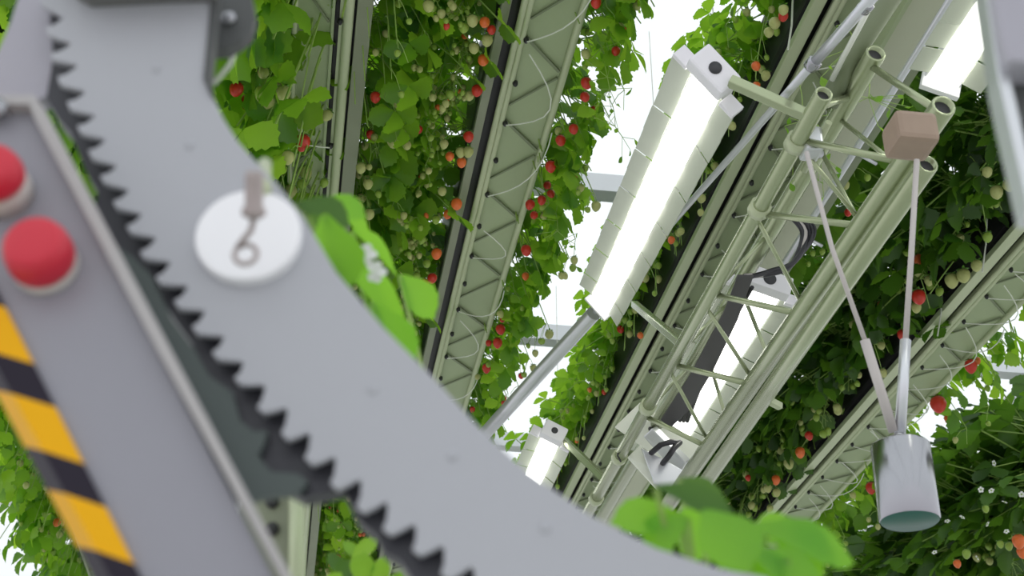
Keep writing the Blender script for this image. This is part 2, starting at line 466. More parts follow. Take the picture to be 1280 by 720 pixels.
def plant_row(key, side, kind, step, scale, place, mix, y0=2.2, y1=9.6, zoff=0.0, xoff=0.0, keep=None, bscale=1.0, seed=1):
    r = random.Random(hash_(key + side) + seed)
    xa, xb = GUT[key]
    x = (xa if side == 'left' else xb) + (-xoff if side == 'left' else xoff)
    n = 0; y = y0; lst = []
    while y < y1:
        yy = y + r.uniform(-.05, .05); y += step
        px, py, d = proj(V((x, yy, ZG + .1)))
        if not (-140 < px < 1400 and -190 < py < 800): continue
        if keep:
            if not keep(px, py): continue
        elif px < machine_x(max(0, min(720, py))) - 70 and not (300 < px < 560 and 590 < py): continue
        pr = r.choice(PROTO[kind])
        lab = 'strawberry plant %s, %s from top' % (place, ORD[min(n, 29)])
        root = thing('strawberry_plant', lab, 'strawberry plant', (x, yy, ZG + .0 + zoff), 'strawberry plants ' + place)
        rz = (math.pi if side == 'left' else 0) + r.uniform(-.35, .35)
        s = scale * r.uniform(.88, 1.15)
        root.rotation_euler = (0, 0, rz); root.scale = (s, s, s)
        for src in (pr.fo, pr.st):
            c = src.copy(); COL.objects.link(c); c.parent = root
        for q, bs in pr.berries:
            u = r.random(); acc = 0; k = 'pale'
            for kk, pp in mix:
                acc += pp
                if u < acc: k = kk; break
            else: continue
            add_berry(root, k, q, bs * bscale * (.8 if k == 'green' else 1) / 1.0, r.uniform(0, 6), (r.uniform(-.4, .4), r.uniform(-.4, .4)))
        lst.append(root); n += 1
    PLANTS.setdefault(key + side, []).extend(lst)
    return lst
def hash_(s): return sum(ord(c) * (i + 3) for i, c in enumerate(s))

PALE = (('pale', .20), ('green', .26), ('red', .02), ('orange', .01))
def keep0(px, py): return (px < 190 and py > 430) or (px < 210 and py < 330)
plant_row('left', 'right', 'light', .16, 1.2, 'behind the striped control box', PALE, keep=keep0)
plant_row('left', 'left', 'light', .18, 1.2, 'at the lower left corner', PALE, keep=lambda px, py: px < 190 and py > 400)
plant_row('disc', 'left', 'light', .12, 1.55, 'beside the top of the toothed plate', PALE, bscale=1.1, keep=lambda px, py: px > 265 and py < 330 and px > machine_x(max(0, py)) - 60, zoff=-.05, xoff=-.10)
plant_row('disc', 'right', 'mid', .16, .95, 'right of the black-slotted gutter', PALE, zoff=.02)
plant_row('centre', 'left', 'fruit', .18, .95, 'left of the zigzag-braced centre gutter', (('pale', .30), ('green', .50), ('orange', .03), ('red', .02)), xoff=.03, bscale=.85)
plant_row('centre', 'right', 'sparse', .15, 1.0, 'right of the zigzag-braced centre gutter', (('red', .10), ('pale', .3), ('green', .25)))
plant_row('lamp', 'left', 'short', .17, .95, 'left of the gutter behind the long lamp', PALE, zoff=.04)
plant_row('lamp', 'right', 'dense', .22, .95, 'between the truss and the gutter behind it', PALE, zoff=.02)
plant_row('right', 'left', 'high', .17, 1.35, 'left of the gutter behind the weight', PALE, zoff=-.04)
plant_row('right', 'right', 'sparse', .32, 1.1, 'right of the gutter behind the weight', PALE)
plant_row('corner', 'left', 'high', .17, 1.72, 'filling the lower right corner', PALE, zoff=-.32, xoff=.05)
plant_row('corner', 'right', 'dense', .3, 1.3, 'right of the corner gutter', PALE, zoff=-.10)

# berries seen one by one in the photograph
def see(key, side, x, y, kind, px_size, h=2.55):
    P = at_z(x, y, h); d = (P - CAM).length
    lst = PLANTS.get(key + side) or []
    if not lst: return
    root = min(lst, key=lambda o: (o.location - P).length)
    m = Matrix.Translation(root.location) @ Matrix.Rotation(root.rotation_euler[2], 4, 'Z') @ Matrix.Scale(root.scale[0], 4)
    sc = px_size * d / FPX / .026
    q = m.inverted() @ (P + V((0, 0, .013 * sc)))
    add_berry(root, kind, q, sc / root.scale[0], random.uniform(0, 6), (random.uniform(-.2, .2), random.uniform(-.2, .2)))
for x, y, k, s in ((304, 84, 'orange', 22), (308, 44, 'red', 18), (297, 112, 'red', 17), (354, 118, 'pale', 18), (326, 120, 'pale', 17), (322, 70, 'green', 14), (330, 92, 'pale', 14)):
    see('disc', 'left', x, y, k, s, 2.45)
for x, y, k, s in ((469, 121, 'red', 13), (490, 178, 'pale', 14), (452, 210, 'pale', 13), (460, 230, 'pale', 12), (504, 110, 'pale', 12), (462, 268, 'pale', 13), (448, 258, 'pale', 12), (508, 182, 'pale', 11), (497, 130, 'pale', 12)):
    see('disc', 'right', x, y, k, s)
for x, y, k, s in ((606, 29, 'orange', 13), (614, 37, 'red', 11), (605, 76, 'orange', 14), (597, 113, 'red', 14), (585, 171, 'red', 13), (577, 203, 'orange', 12), (563, 196, 'orange', 11), (570, 256, 'orange', 14), (561, 268, 'orange', 11), (546, 317, 'orange', 13), (541, 348, 'red', 12), (530, 354, 'orange', 12), (586, 190, 'pale', 13), (575, 190, 'pale', 12), (610, 50, 'pale', 14), (592, 60, 'pale', 13), (590, 25, 'pale', 14), (581, 35, 'green', 12), (555, 180, 'pale', 11), (588, 120, 'pale', 12), (563, 118, 'green', 11), (545, 275, 'green', 10), (552, 240, 'pale', 11), (528, 300, 'green', 10), (533, 330, 'green', 10), (520, 345, 'green', 9)):
    see('centre', 'left', x, y, k, s)
for x, y, k, s in ((732, 104, 'red', 14), (730, 122, 'red', 12), (716, 161, 'red', 12), (700, 176, 'red', 13), (688, 208, 'red', 14), (664, 256, 'red', 12), (678, 250, 'red', 11), (657, 313, 'red', 13), (668, 270, 'red', 10), (625, 412, 'red', 12), (622, 428, 'red', 12), (608, 460, 'red', 11), (745, 3, 'red', 13), (657, 345, 'orange', 9)):
    see('centre', 'right', x, y, k, s)
for x, y, k, s in ((980, 20, 'red', 12), (968, 30, 'pale', 14), (962, 40, 'pale', 12), (944, 83, 'orange', 11), (980, 12, 'pale', 12), (840, 300, 'orange', 9), (800, 420, 'orange', 8)):
    see('lamp', 'left', x, y, k, s)
for x, y, k, s in ((1148, 372, 'red', 17), (1146, 384, 'pale', 12), (1205, 345, 'pale', 16), (1190, 350, 'pale', 16), (1222, 332, 'pale', 13), (1128, 418, 'red', 12), (1260, 232, 'pale', 14), (1246, 240, 'pale', 15), (1235, 215, 'pale', 12), (1000, 565, 'orange', 12), (985, 580, 'pale', 12), (970, 600, 'orange', 11), (1010, 545, 'red', 10), (960, 610, 'pale', 10), (1125, 31, 'orange', 15)):
    see('right', 'left', x, y, k, s)
for x, y, k, s in ((1173, 506, 'red', 19), (1186, 524, 'orange', 12), (1214, 457, 'red', 15), (1089, 610, 'red', 13)):
    see('right', 'right', x, y, k, s)
for x, y, k, s in ((1274, 676, 'orange', 15), (1278, 690, 'orange', 13), (1196, 705, 'orange', 9), (1209, 692, 'green', 10), (1232, 636, 'green', 8), (1261, 683, 'green', 9), (1250, 680, 'green', 8)):
    see('corner', 'left', x, y, k, s, 2.2)

# white flowers at the lower right
def flower_mesh():
    mb = MB()
    for k in range(5):
        a = k * 2 * math.pi / 5; d = V((math.cos(a), math.sin(a), .15))
        mb.add([d * .002, d * .006 + V((-d.y, d.x, 0)) * .005, d * .012 + V((-d.y, d.x, 0)) * .005, d * .014, d * .012 - V((-d.y, d.x, 0)) * .005, d * .006 - V((-d.y, d.x, 0)) * .005], [(0, 1, 2, 3, 4, 5)], 0)
    mb.lathe((0, 0, 0), (0, 0, 1), [(0, -.003), (.004, 0), (.003, .004), (0, .005)], 10, 1)
    o = mb.build('flower', [M_PETAL, M_GREENB]); me = o.data; bpy.data.objects.remove(o); return me
F_ME = flower_mesh()
for i, (x, y) in enumerate(((1184, 651), (1203, 646), (1243, 579), (1226, 612), (1239, 613), (1234, 655), (1258, 664), (1256, 627), (1222, 697), (1277, 618), (1168, 690))):
    P = at_z(x, y, 2.15); lst = PLANTS['cornerleft']
    root = min(lst, key=lambda o: (o.location - P).length)
    m = Matrix.Translation(root.location) @ Matrix.Rotation(root.rotation_euler[2], 4, 'Z') @ Matrix.Scale(root.scale[0], 4)
    b = bpy.data.objects.new('flower', F_ME); COL.objects.link(b); b.parent = root
    k = .95 / root.scale[0]; b.location = m.inverted() @ P; b.scale = (k, k, k)
    b.rotation_euler = (2.2 + .5 * math.sin(i * 2), .4 * math.cos(i * 3), i); b['label'] = 'small white strawberry flower'

# ------------------------------------------------------------------ near leaves around the machine
def near_plant(label, specs, root_px, depth, m=M_LEAFN, group=None, dark=()):
    loc = at_d(*root_px, depth)
    root = thing('strawberry_plant', label, 'strawberry plant', loc, group)
    st = MB()
    for li, (bx, by, tx, ty, wpx, dep, tilt) in enumerate(specs):
        a = at_d(bx, by, dep); b = at_d(tx, ty, dep + tilt)
        L = (b - a).length; W = wpx * dep / FPX
        nrm = (-FWD * .8 + ZUP * .55 + RIGHT * .1)
        mb = MB(); leaflet(mb, a, b - a, nrm, L, W, cup=.18, fold=.18)
        o = mb.build('leaf', M_LEAFD if li in dark else m, root, bevel=-1)
        sm = o.modifiers.new('smooth', 'SUBSURF'); sm.levels = 1; sm.render_levels = 2
        mid = a + (loc - a) * .4 - UP * .03
        st.tube([a, mid, loc], .0018, 5, cap=False)
    st.build('stalks', M_STALK, root, bevel=-1)
    return root
npl = near_plant('big bright blurred strawberry leaves against the inner edge of the toothed plate',
    [(385, 270, 420, 350, 95, .92, .03), (420, 260, 475, 300, 50, 1.02, .03), (425, 335, 550, 440, 135, .98, .1), (465, 380, 520, 475, 80, .95, .02), (440, 290, 510, 335, 60, 1.1, .05), (500, 345, 548, 395, 55, 1.15, 0), (390, 330, 460, 400, 90, .9, .04), (372, 255, 440, 275, 60, .95, 0), (450, 410, 510, 450, 70, 1.0, 0), (405, 270, 430, 370, 85, .9, 0), (400, 250, 460, 265, 45, 1.0, 0)], (640, 810), 1.05, dark=(0, 7, 6))
mb = MB()
for cx, cy in ((458, 318), (470, 340)):
    P = at_d(cx, cy, .97)
    for k in range(5):
        a = k * 2 * math.pi / 5
        d = RIGHT * math.cos(a) * .6 + UP * math.sin(a)
        leaflet(mb, P, d, -FWD + ZUP * .4, .008, .007, cup=.1, fold=.1)
mb.build('flower', M_PETAL, npl, bevel=-1)
near_plant('blurred bright green leaves above the lower end of the toothed plate',
    [(850, 645, 768, 645, 60, .80, -.02), (900, 640, 840, 690, 80, .82, .02), (820, 610, 935, 640, 55, .78, .02), (880, 640, 940, 705, 95, .76, -.03), (940, 660, 1088, 690, 70, .76, .03), (960, 660, 1040, 715, 90, .78, 0), (940, 690, 1040, 745, 80, .75, 0), (930, 720, 885, 640, 80, .80, 0), (860, 650, 800, 680, 60, .78, 0), (1000, 655, 940, 665, 50, .8, 0), (985, 700, 935, 730, 70, .75, 0), (850, 600, 925, 625, 40, .85, .03)], (900, 790), .80, dark=(2, 11))
near_plant('small blurred leaf clump showing beneath the teeth at the bottom',
    [(440, 700, 470, 672, 24, 1.25, 0), (430, 720, 412, 690, 22, 1.3, 0), (450, 730, 455, 690, 34, 1.2, 0), (470, 740, 480, 695, 26, 1.2, 0), (420, 730, 440, 700, 30, 1.25, 0), (490, 750, 500, 715, 26, 1.2, 0), (410, 740, 425, 715, 24, 1.2, 0), (450, 700, 430, 675, 18, 1.3, 0)], (440, 790), 1.25, m=M_LEAF, dark=(1, 4))
# runners with small leaves dangling into the sky gap
for i, (x, y, nn) in enumerate(((765, 110, 9), (775, 170, 6), (705, 310, 7), (1090, 120, 9), (1030, 190, 9))):
    P = at_z(x, y, 2.42 if i < 3 else 1.95)
    lab = ['dangling runner of tiny dark leaves in the white gap beside the lamp top', 'short runner of tiny leaves in the white gap above the lamp middle', 'runner of tiny leaves right of the centre gutter half way down', 'runner of small bright leaves in front of the cream panel near the top', 'runner of small bright leaves hanging inside the upper truss'][i]
    root = thing('strawberry_runner', lab, 'runner', P)
    r = random.Random(60 + i); st = MB(); fo = MB()
    a = P + V((-.03, .02, .22)); pts = [a + (P - a) * (k / 6) + V((r.uniform(-.01, .01), r.uniform(-.01, .01), 0)) for k in range(7)]
    st.tube(pts, .0012, 4, cap=False)
    for k in range(nn * 2):
        q = r.choice(pts) + V((r.uniform(-.07, .07), r.uniform(-.07, .07), r.uniform(-.1, .02)))
        st.tube([min(pts, key=lambda z: (z - q).length), q], .0008, 4, cap=False)
        leaflet(fo, q, V((r.uniform(-1, 1), r.uniform(-1, 1), -.8)), V((r.uniform(-1, 1), r.uniform(-1, 0), .6)), r.uniform(.012, .03), r.uniform(.012, .024))
    fo.build('foliage', M_LEAF, root, bevel=-1); st.build('stalks', M_STALK, root, bevel=-1)

# ------------------------------------------------------------------ grow lamps
def lamp(label, P, u, c, L, W, arms, tube_w=.43, nseg=13):
    """P centre of the near end, u unit along, c unit across, hung with its face downwards"""
    u = u.normalized(); c = (c - u * c.dot(u)).normalized(); n = u.cross(c).normalized()
    if n.z > 0: n = -n
    root = thing('grow_lamp', label, 'lamp', P, 'tubular grow lamps with white side reflectors')
    # housing behind
    mb = MB(); mb.box(P + u * L / 2 - n * .03, u * L / 2, c * W * .24, n * .022); mb.build('housing', M_LAMPW, root, bevel=.006)
    # diffuser
    mb = MB(); hw = W * tube_w / 2; k = 8; vs = []; fs = []
    for e, t in ((0, .03), (1, L - .005)):
        for j in range(k + 1):
            a = math.pi * j / k
            vs.append(P + u * t + c * (math.cos(a) * hw) + n * (math.sin(a) * .022 - .008))
    for j in range(k): fs.append((j, j + 1, k + 2 + j, k + 1 + j))
    fs.append(tuple(range(k + 1))); fs.append(tuple(reversed(range(k + 1, 2 * k + 2))))
    mb.add(vs, fs, 0, False); mb.build('diffuser', M_GLOW, root)
    # end caps
    mb = MB(); mb.box(P - u * .002 - n * .012, u * .022, c * W * .27, n * .030)
    ec = mb.build('end_cap', M_REFL2, root, bevel=.006)
    mb = MB(); mb.lathe(P - u * .024 - n * .012, -u, [(0, 0), (W * .075, 0), (W * .075, .002), (0, .002)], 20); mb.build('socket_hole', M_HOLE, ec)
    mb = MB(); mb.box(P + u * (L + .004) - n * .008, u * .008, c * W * .27, n * .026); mb.build('end_cap', M_LAMPW, root, bevel=.003)
    # reflector leaves on each side
    for sg in (-1, 1):
        mb = MB()
        i0 = c * sg * W * .23 - n * .004; o0 = c * sg * W * .5 + n * .006
        sh = .045
        for q in range(nseg):
            a = sh + (L - sh - .02) * q / nseg; b = sh + (L - sh - .02) * (q + 1) / nseg - .005
            lift = -n * .003 * (q % 2)
            quad = [P + u * a + i0 + lift, P + u * b + i0 + lift, P + u * b + o0 + lift, P + u * a + o0 + lift]
            mb.prism(quad, -n * .003)
        rf = mb.build('reflector', M_REFL, root)
        mb = MB(); mb.box(P + u * .040 + c * sg * W * .385 - n * .008, u * .008, c * W * .11, n * .017); mb.build('reflector_clip', M_REFL2, rf, bevel=.002)
    for A, B in arms:
        mb = MB(); mb.bar(A, B, .022, .022); mb.build('arm', M_TRUSS, root, bevel=.003)
    return root

CR = V((.87, 0, -.42))
# truss chords first (places only), the lamp arms reach them
zA, zB, zC, zD = 1.75, 1.90, 1.62, 1.56
A0 = at_z(1030, 117, zA); A1 = V((A0.x, 4.62, A0.z))
B0 = at_z(1095, 66, zB); B1 = V((B0.x, 5.0, B0.z))
C0 = at_z(1180, 132, zC); C1 = V((C0.x, 4.25, C0.z))
D0 = at_z(1160, 205, zD); D1 = V((D0.x + .02, 4.15, D0.z))
def on_chord(a, y): return V((a.x, y, a.z))

Q = [(848, 72), (925, 118), (772, 398), (727, 362)]
import itertools
def solve_quad(Q, d0):
    # depths with P0-P1+P2-P3=0 and depth0 = d0
    r = [ray(*q) for q in Q]
    m = Matrix((( -r[1].x, r[2].x, -r[3].x), (-r[1].y, r[2].y, -r[3].y), (-r[1].z, r[2].z, -r[3].z)))
    s = m.inverted() @ (-r[0] * d0)
    return [CAM + r[0] * d0] + [CAM + r[i + 1] * s[i] for i in range(3)]
q = solve_quad(Q, 3.05)
W1 = (q[1] - q[0]).length; L1 = (q[3] - q[0]).length
u1 = (q[3] - q[0]).normalized(); c1 = (q[1] - q[0]).normalized()
print('LAMP', W1, L1, u1, c1, u1.dot(c1), [((p - CAM).dot(FWD)) for p in q])
Pl = at_d(886, 95, (q[0] + q[1] - 2 * CAM).dot(FWD) / 2)
nA = on_chord(A0, at_y(1005, 142, 1).y)
armA_end = min([on_chord(A0, A0.y + .01 * k) for k in range(230)], key=lambda P: (V(proj(P)[:2]) - V((1004, 142))).length)
armB_end = min([on_chord(A0, A0.y + .01 * k) for k in range(230)], key=lambda P: (V(proj(P)[:2]) - V((849, 428))).length)
armC_end = min([on_chord(A0, A0.y + .01 * k) for k in range(230)], key=lambda P: (V(proj(P)[:2]) - V((760, 602))).length)
lamp('long glowing lamp left of the truss, nearest and brightest', Pl, u1, c1, L1 + .03, W1, [(at_d(912, 101, (q[1] - CAM).dot(FWD) + .03), armA_end), (at_d(793, 380, (q[2] - CAM).dot(FWD) + .03), armB_end)])
P3 = at_z(690, 545, 2.0)
lamp('small glowing lamp end half hidden by the plate, lower middle', P3, V((0, 1, 0)), CR, 1.05, .155, [(at_z(705, 550, 2.01), armC_end)])
P2 = at_z(958, 358, 2.0)
lamp('glowing lamp seen through the truss bars', P2, V((0, 1, 0)), V((.95, 0, -.3)), 1.3, .25, [])
P4 = at_z(1176, 108, 2.0)
lamp('bright lamp cut by the top edge of the view, upper right', P4 - V((0, 1.15, 0)), V((0, 1, 0)), V((.95, 0, -.3)), 1.15, .17, [])

# cream board standing in for the gutter's wider underside, and the steel rail
xa = row_x(.588); xb = row_x(.632)
zt = 2.45
root = thing('gutter_underside_board', 'long cream board standing in for gutter underside, behind the upper truss', 'board', ((xa + xb) / 2, 2.6, 1.6 + zt))
P_a = at_z(325 + .59 * 1270, 100, zt); P_b = at_z(325 + .632 * 1270, 100, zt)
mb = MB(); mb.box(((P_a.x + P_b.x) / 2, 6.0, 1.6 + zt), ((P_b.x - P_a.x) / 2, 0, 0), (0, 4.3, 0), (0, 0, .01)); mb.build('board', M_CREAM, root, bevel=.003)
for fx in (P_a.x, P_b.x):
    mb = MB(); mb.box((fx, 6.0, 1.6 + zt + .015), (.006, 0, 0), (0, 4.3, 0), (0, 0, .03)); mb.build('edge_strip', M_GUT, root)
for yy in (2.2, 4.3, 6.5, 9.0):
    mb = MB(); mb.tube([((P_a.x + P_b.x) / 2, yy, 1.6 + zt), ((P_a.x + P_b.x) / 2, yy, ZR)], .003, 5); mb.build('hanger_wire', M_TUBEW, root)
R0 = at_z(1200, -20, 2.3); R1 = V((R0.x, 4.2, R0.z))
root = thing('lamp_support_rail', 'slim bluish steel rail beside the upper lamp', 'rail', R0)
mb = MB(); mb.tube([R0, R1], .010, 8); mb.build('rail', M_STEEL, root)
for k in range(4):
    a = R0 + V((0, .25 + .45 * k, 0))
    mb = MB(); mb.tube([a, a + V((.07, .02, -.02))], .006, 6); mb.build('bracket', M_STEEL, root)
mb = MB(); mb.box((R0.x + .028, R0.y + .9, R0.z + .02), (.016, 0, 0), (0, 1.1, 0), (0, 0, .006)); mb.build('dark_band', M_BRACE, root)  # darker band running beside the rail

# ------------------------------------------------------------------ truss boom
tr_ = thing('lattice_truss', 'pale lattice truss boom slanting across the right of the view', 'truss', A0)
for a, b, r in ((A0, A1, .019), (B0, B1, .022), (C0, C1, .024), (D0, D1, .021)):
    mb = MB(); mb.pipe(a, b, r); mb.build('chord', [M_TRUSS, M_HOLE], tr_)
def chord_at(a, px):
    return min([V((a.x, a.y + .01 * k, a.z)) for k in range(260)], key=lambda P: (V(proj(P)[:2]) - V(px)).length)
rungs = [((A0, (1000, 175)), (C0, (1110, 190))), ((A0, (945, 266)), (C0, (1055, 268))), ((A0, (902, 374)), (C0, (985, 381))), ((A0, (855, 463)), (C0, (928, 474))), ((A0, (822, 530)), (C0, (880, 556))),
         ((B0, (1092, 82)), (C0, (1165, 135))), ((A0, (1028, 140)), (B0, (1065, 120)))]
for (a, pa), (b, pb) in rungs:
    mb = MB(); mb.tube([chord_at(a, pa), chord_at(b, pb)], .008, 8); mb.build('rung', M_TRUSS, tr_)
diags = [((A0, (948, 270)), (C0, (990, 375))), ((A0, (895, 390)), (C0, (930, 468))), ((A0, (850, 470)), (C0, (880, 550))), ((A0, (1005, 185)), (C0, (1052, 262))),
         ((B0, (1030, 190)), (C0, (1045, 262))), ((B0, (930, 360)), (C0, (950, 440))), ((B0, (880, 430)), (C0, (900, 520))), ((A0, (900, 380)), (B0, (960, 290))), ((A0, (860, 455)), (B0, (905, 375))), ((A0, (820, 530)), (B0, (868, 450))), ((B0, (1050, 150)), (C0, (1105, 195)))]
for (a, pa), (b, pb) in diags:
    mb = MB(); mb.tube([chord_at(a, pa), chord_at(b, pb)], .0055, 8); mb.build('diagonal_brace', M_TRUSS, tr_)
for pa in ((944, 258), (1000, 180), (815, 512), (777, 572), (748, 625)):
    P = chord_at(A0, pa); mb = MB(); mb.lathe(P - V((0, .014, 0)), (0, 1, 0), [(.019, 0), (.025, 0), (.025, .028), (.019, .028)], 12); mb.build('collar', M_GUTR, tr_)
P = chord_at(D0, (952, 495)); mb = MB(); mb.bar(P, P + V((.06, .03, -.01)), .016, .016); mb.build('stub', M_GUTR, tr_)
# boards and junction box at the far end
ub = chord_at(A0, (800, 535)); 
def quad_obj(name, label, cat, pts, thick, m, h):
    P = [at_y(x, y, h + dy) for x, y, dy in pts]
    n = (P[1] - P[0]).cross(P[2] - P[0]).normalized()
    root = thing(name, label, cat, P[0])
    mb = MB(); mb.prism(P, n * thick)
    return root, mb, n
root, mb, n = quad_obj('mounting_board', 'white board fixed across the lower end of the truss', 'board', [(768, 534, 0), (800, 503, -.05), (882, 560, -.05), (850, 592, 0)], .012, M_BOARD, 4.15)
mb.build('board', M_BOARD, root, bevel=.002)
for pt in ((792, 533), (813, 536), (820, 540)):
    P = at_y(*pt, 4.12); mb = MB(); mb.lathe(P, (0, -1, -.6), [(0, 0), (.008, 0), (.008, .01), (0, .012)], 8); mb.build('bolt', M_BLKP, root)
root, mb, n = quad_obj('connector_box', 'grey connector box with two black plugs below the lamp in the truss', 'box', [(804, 546, 0), (815, 535, -.03), (858, 578, -.03), (848, 596, 0)], .05, M_STEEL, 4.06)
mb.build('body', M_STEEL, root, bevel=.004)
for (x0, y0, x1, y1, x2, y2) in ((812, 568, 826, 556, 850, 553), (827, 581, 836, 570, 850, 553)):
    mb = MB(); mb.tube([at_y(x0, y0, 3.98), at_y(x1, y1, 3.92), at_y((x1 + x2) / 2, (y1 + y2) / 2 - 2, 3.93), at_y(x2, y2, 3.98)], .009, 8); mb.build('plug_cable', M_CABLE, root)
root, mb, n = quad_obj('white_bracket_plate', 'white angled plate under the connector box at the truss end', 'plate', [(785, 571, 0), (800, 556, 0), (845, 600, .0), (822, 612, .02)], .01, M_BOARD, 4.0)
mb.build('plate', M_BOARD, root, bevel=.002)
root, mb, n = quad_obj('grey_fairing', 'grey rounded plate behind the two black plugs', 'plate', [(802, 560, 0), (826, 572, 0), (858, 590, 0), (836, 612, 0), (818, 603, 0)], .01, M_STEEL, 3.97)
mb.build('plate', M_STEEL, root, bevel=.002)
mb = MB(); mb.tube([at_y(790, 540, 4.1), at_y(775, 555, 4.05), at_y(772, 570, 4.0), at_y(776, 577, 3.98)], .003, 6)
tag(mb.build('thin_cable', M_CABLE), 'thin black cable looping off the truss chord by the white board', 'cable')
# black film strip between lamp and truss
pts = [(905, 390), (922, 345), (942, 345), (922, 400), (892, 462), (862, 512), (838, 535), (826, 525), (862, 470)]
mb = MB(); mb.prism([at_z(x, y, 1.79) for x, y in pts], V((0, 0, .004)))
tag(mb.build('shade_film', M_FILM), 'dark film strip running inside the truss beside the lamp', 'film')
# cable bundle
root = thing('cable_bundle', 'bundle of thick black hoses curling inside the truss above the lamp', 'cable', at_y(1000, 300, 3.0))
for k in range(6):
    r = random.Random(k); o = k * 3.2
    base = [(930 + o * .4, 345 + o * .2), (960, 343 - o * .3), (985 + o * .3, 335 - o * .4), (998 + o * .9, 315 - o * .6), (1003 + o, 290 - o * .2), (990 + o * 1.2, 272 + o * .1)]
    Y0 = 3.05
    P = [at_y(x, y, Y0 + .02 * r.random()) for x, y in base]
    # smooth
    S = []
    for i in range(len(P) - 1):
        p0 = P[max(0, i - 1)]; p1 = P[i]; p2 = P[i + 1]; p3 = P[min(len(P) - 1, i + 2)]
        for t in (0, .25, .5, .75):
            S.append(.5 * ((2 * p1) + (p2 - p0) * t + (2 * p0 - 5 * p1 + 4 * p2 - p3) * t * t + (3 * p1 - p0 - 3 * p2 + p3) * t ** 3))
    S.append(P[-1])
    mb = MB(); mb.tube(S, .007 if k < 4 else .004, 8); mb.build('hose', M_CABLE if k != 1 else M_CORD, root)
P = [at_y(930, 362, 3.25), at_y(900, 415, 3.5), at_y(872, 470, 3.75), at_y(850, 530, 4.0)]
for k in range(3):
    mb = MB(); mb.tube([p + V((.012 * k, 0, .01)) for p in P], .006, 6); mb.build('hose', M_CABLE, root)
# clamp fittings at the upper truss
root = thing('pipe_clamp', 'grey clamp cluster on the left chord of the upper truss', 'clamp', chord_at(A0, (995, 180)))
P = chord_at(A0, (1000, 180))
mb = MB(); mb.box(P + V((.03, 0, .0)), (.02, 0, 0), (0, .025, 0), (0, 0, .03)); mb.build('block', M_STEEL, root, bevel=.006)
mb = MB(); mb.tube([P + V((.03, .02, 0)), P + V((.075, .06, .02))], .010, 8); mb.build('pin', M_STEEL, root)
mb = MB(); mb.tube([P + V((.06, -.04, .03)), P + V((.05, .1, .0))], .008, 8); mb.build('rod', M_GUTR, root)

# ------------------------------------------------------------------ brown block, cords and chrome weight
Yw = C0.y - .03
def yw(x, y, dy=0): return at_y(x, y, Yw + dy)
root = thing('brown_block', 'brown block clamped on the upper right truss pipe', 'block', yw(1137, 168))
s_ = (yw(1170, 168) - yw(1105, 168)).length / 2
mb = MB(); mb.box(yw(1138, 170, .02), (s_ * .78, 0, 0), (0, .038, 0), (0, 0, .031)); mb.build('body', M_WOOD, root, bevel=.010)
Yt = yw(1122, 545, .10)
root = thing('hanging_weight', 'shiny chrome cylinder weight hanging on two cords at right', 'weight', Yt)
ax = V((0, 0, -1))
Rw = 36.5 * (Yt - CAM).dot(FWD) / FPX
top = at_y(1125, 556, Yw + .10)
bot = min([top + ax * (.001 * k) + V((.0, 0, 0)) for k in range(60, 260)], key=lambda P: abs(proj(P)[1] - 652))
Hh = (bot - top).length
print('WEIGHT', Rw, Hh, proj(bot))
tilt = (at_y(1138, 655, Yw + .10) - top).normalized()
mb = MB(); mb.lathe(top, tilt, [(0, -.004), (Rw * .3, -.004), (Rw * .93, 0), (Rw, .004), (Rw, Hh - .003), (Rw * .98, Hh)], 40); mb.build('cylinder', M_CHROME, root)
mb = MB(); mb.lathe(top + tilt * (Hh - .001), tilt, [(Rw * .97, 0), (Rw * .9, .003), (0, .003)], 40); mb.build('base_plate', M_WGREEN, root)
mb = MB(); mb.lathe(top - tilt * .002, -tilt, [(.014, 0), (.012, .012), (.006, .02), (0, .02)], 14); mb.build('cap', M_STEEL, root)
L_a = at_y(1008, 190, Yw + .02); R_a = at_y(1146, 200, Yw)
for pts, r in (((L_a, at_y(1040, 310, Yw + .04), at_y(1081, 425, Yw + .07)), .0045), ((R_a, at_y(1139, 320, Yw + .03), at_y(1132, 425, Yw + .07)), .0055)):
    mb = MB(); mb.tube(pts, r, 8); mb.build('cord', M_CORD, root)
for a, b, r in (((1081, 425), (1117, 540), .0085), ((1132, 425), (1125, 542), .0095)):
    mb = MB(); mb.tube([at_y(*a, Yw + .07), at_y(*b, Yw + .10)], r, 10); mb.build('sleeve', M_CORD if r < .009 else M_STEEL, root)

# ------------------------------------------------------------------ long slanted pole
root = thing('telescopic_pole', 'long grey telescopic pole slanting behind the lamp', 'pole', at_d(1090, 0, 2.35))
DL = ((q[1] - CAM).dot(FWD) * .55 + (q[2] - CAM).dot(FWD) * .45) + .12; DL2 = (q[2] - CAM).dot(FWD) + .16
p0 = at_d(1098, -12, 2.62); p1 = at_d(1082, 8, 2.66); p2 = at_d(1016, 80, 2.8); p3 = at_d(870, 245, DL); p4 = at_d(742, 392, DL2); p5 = at_d(590, 560, 5.6)
mb = MB(); mb.tube([p0, p2], .011, 12); mb.build('upper_tube', M_STEEL, root)
mb = MB(); mb.tube([p2, p3, p4 + (p3 - p4) * .02], .0085, 12); mb.build('middle_tube', M_STEEL, root)
mb = MB(); mb.tube([p4, p5], .026, 12); mb.build('lower_tube', M_STEEL, root)
for P, r in ((p1, .014), (p2, .015)):
    t = (p2 - p1).normalized(); mb = MB(); mb.lathe(P - t * .012, t, [(.008, 0), (r, .003), (r, .022), (.008, .025)], 14); mb.build('collar', M_CHROME, root)
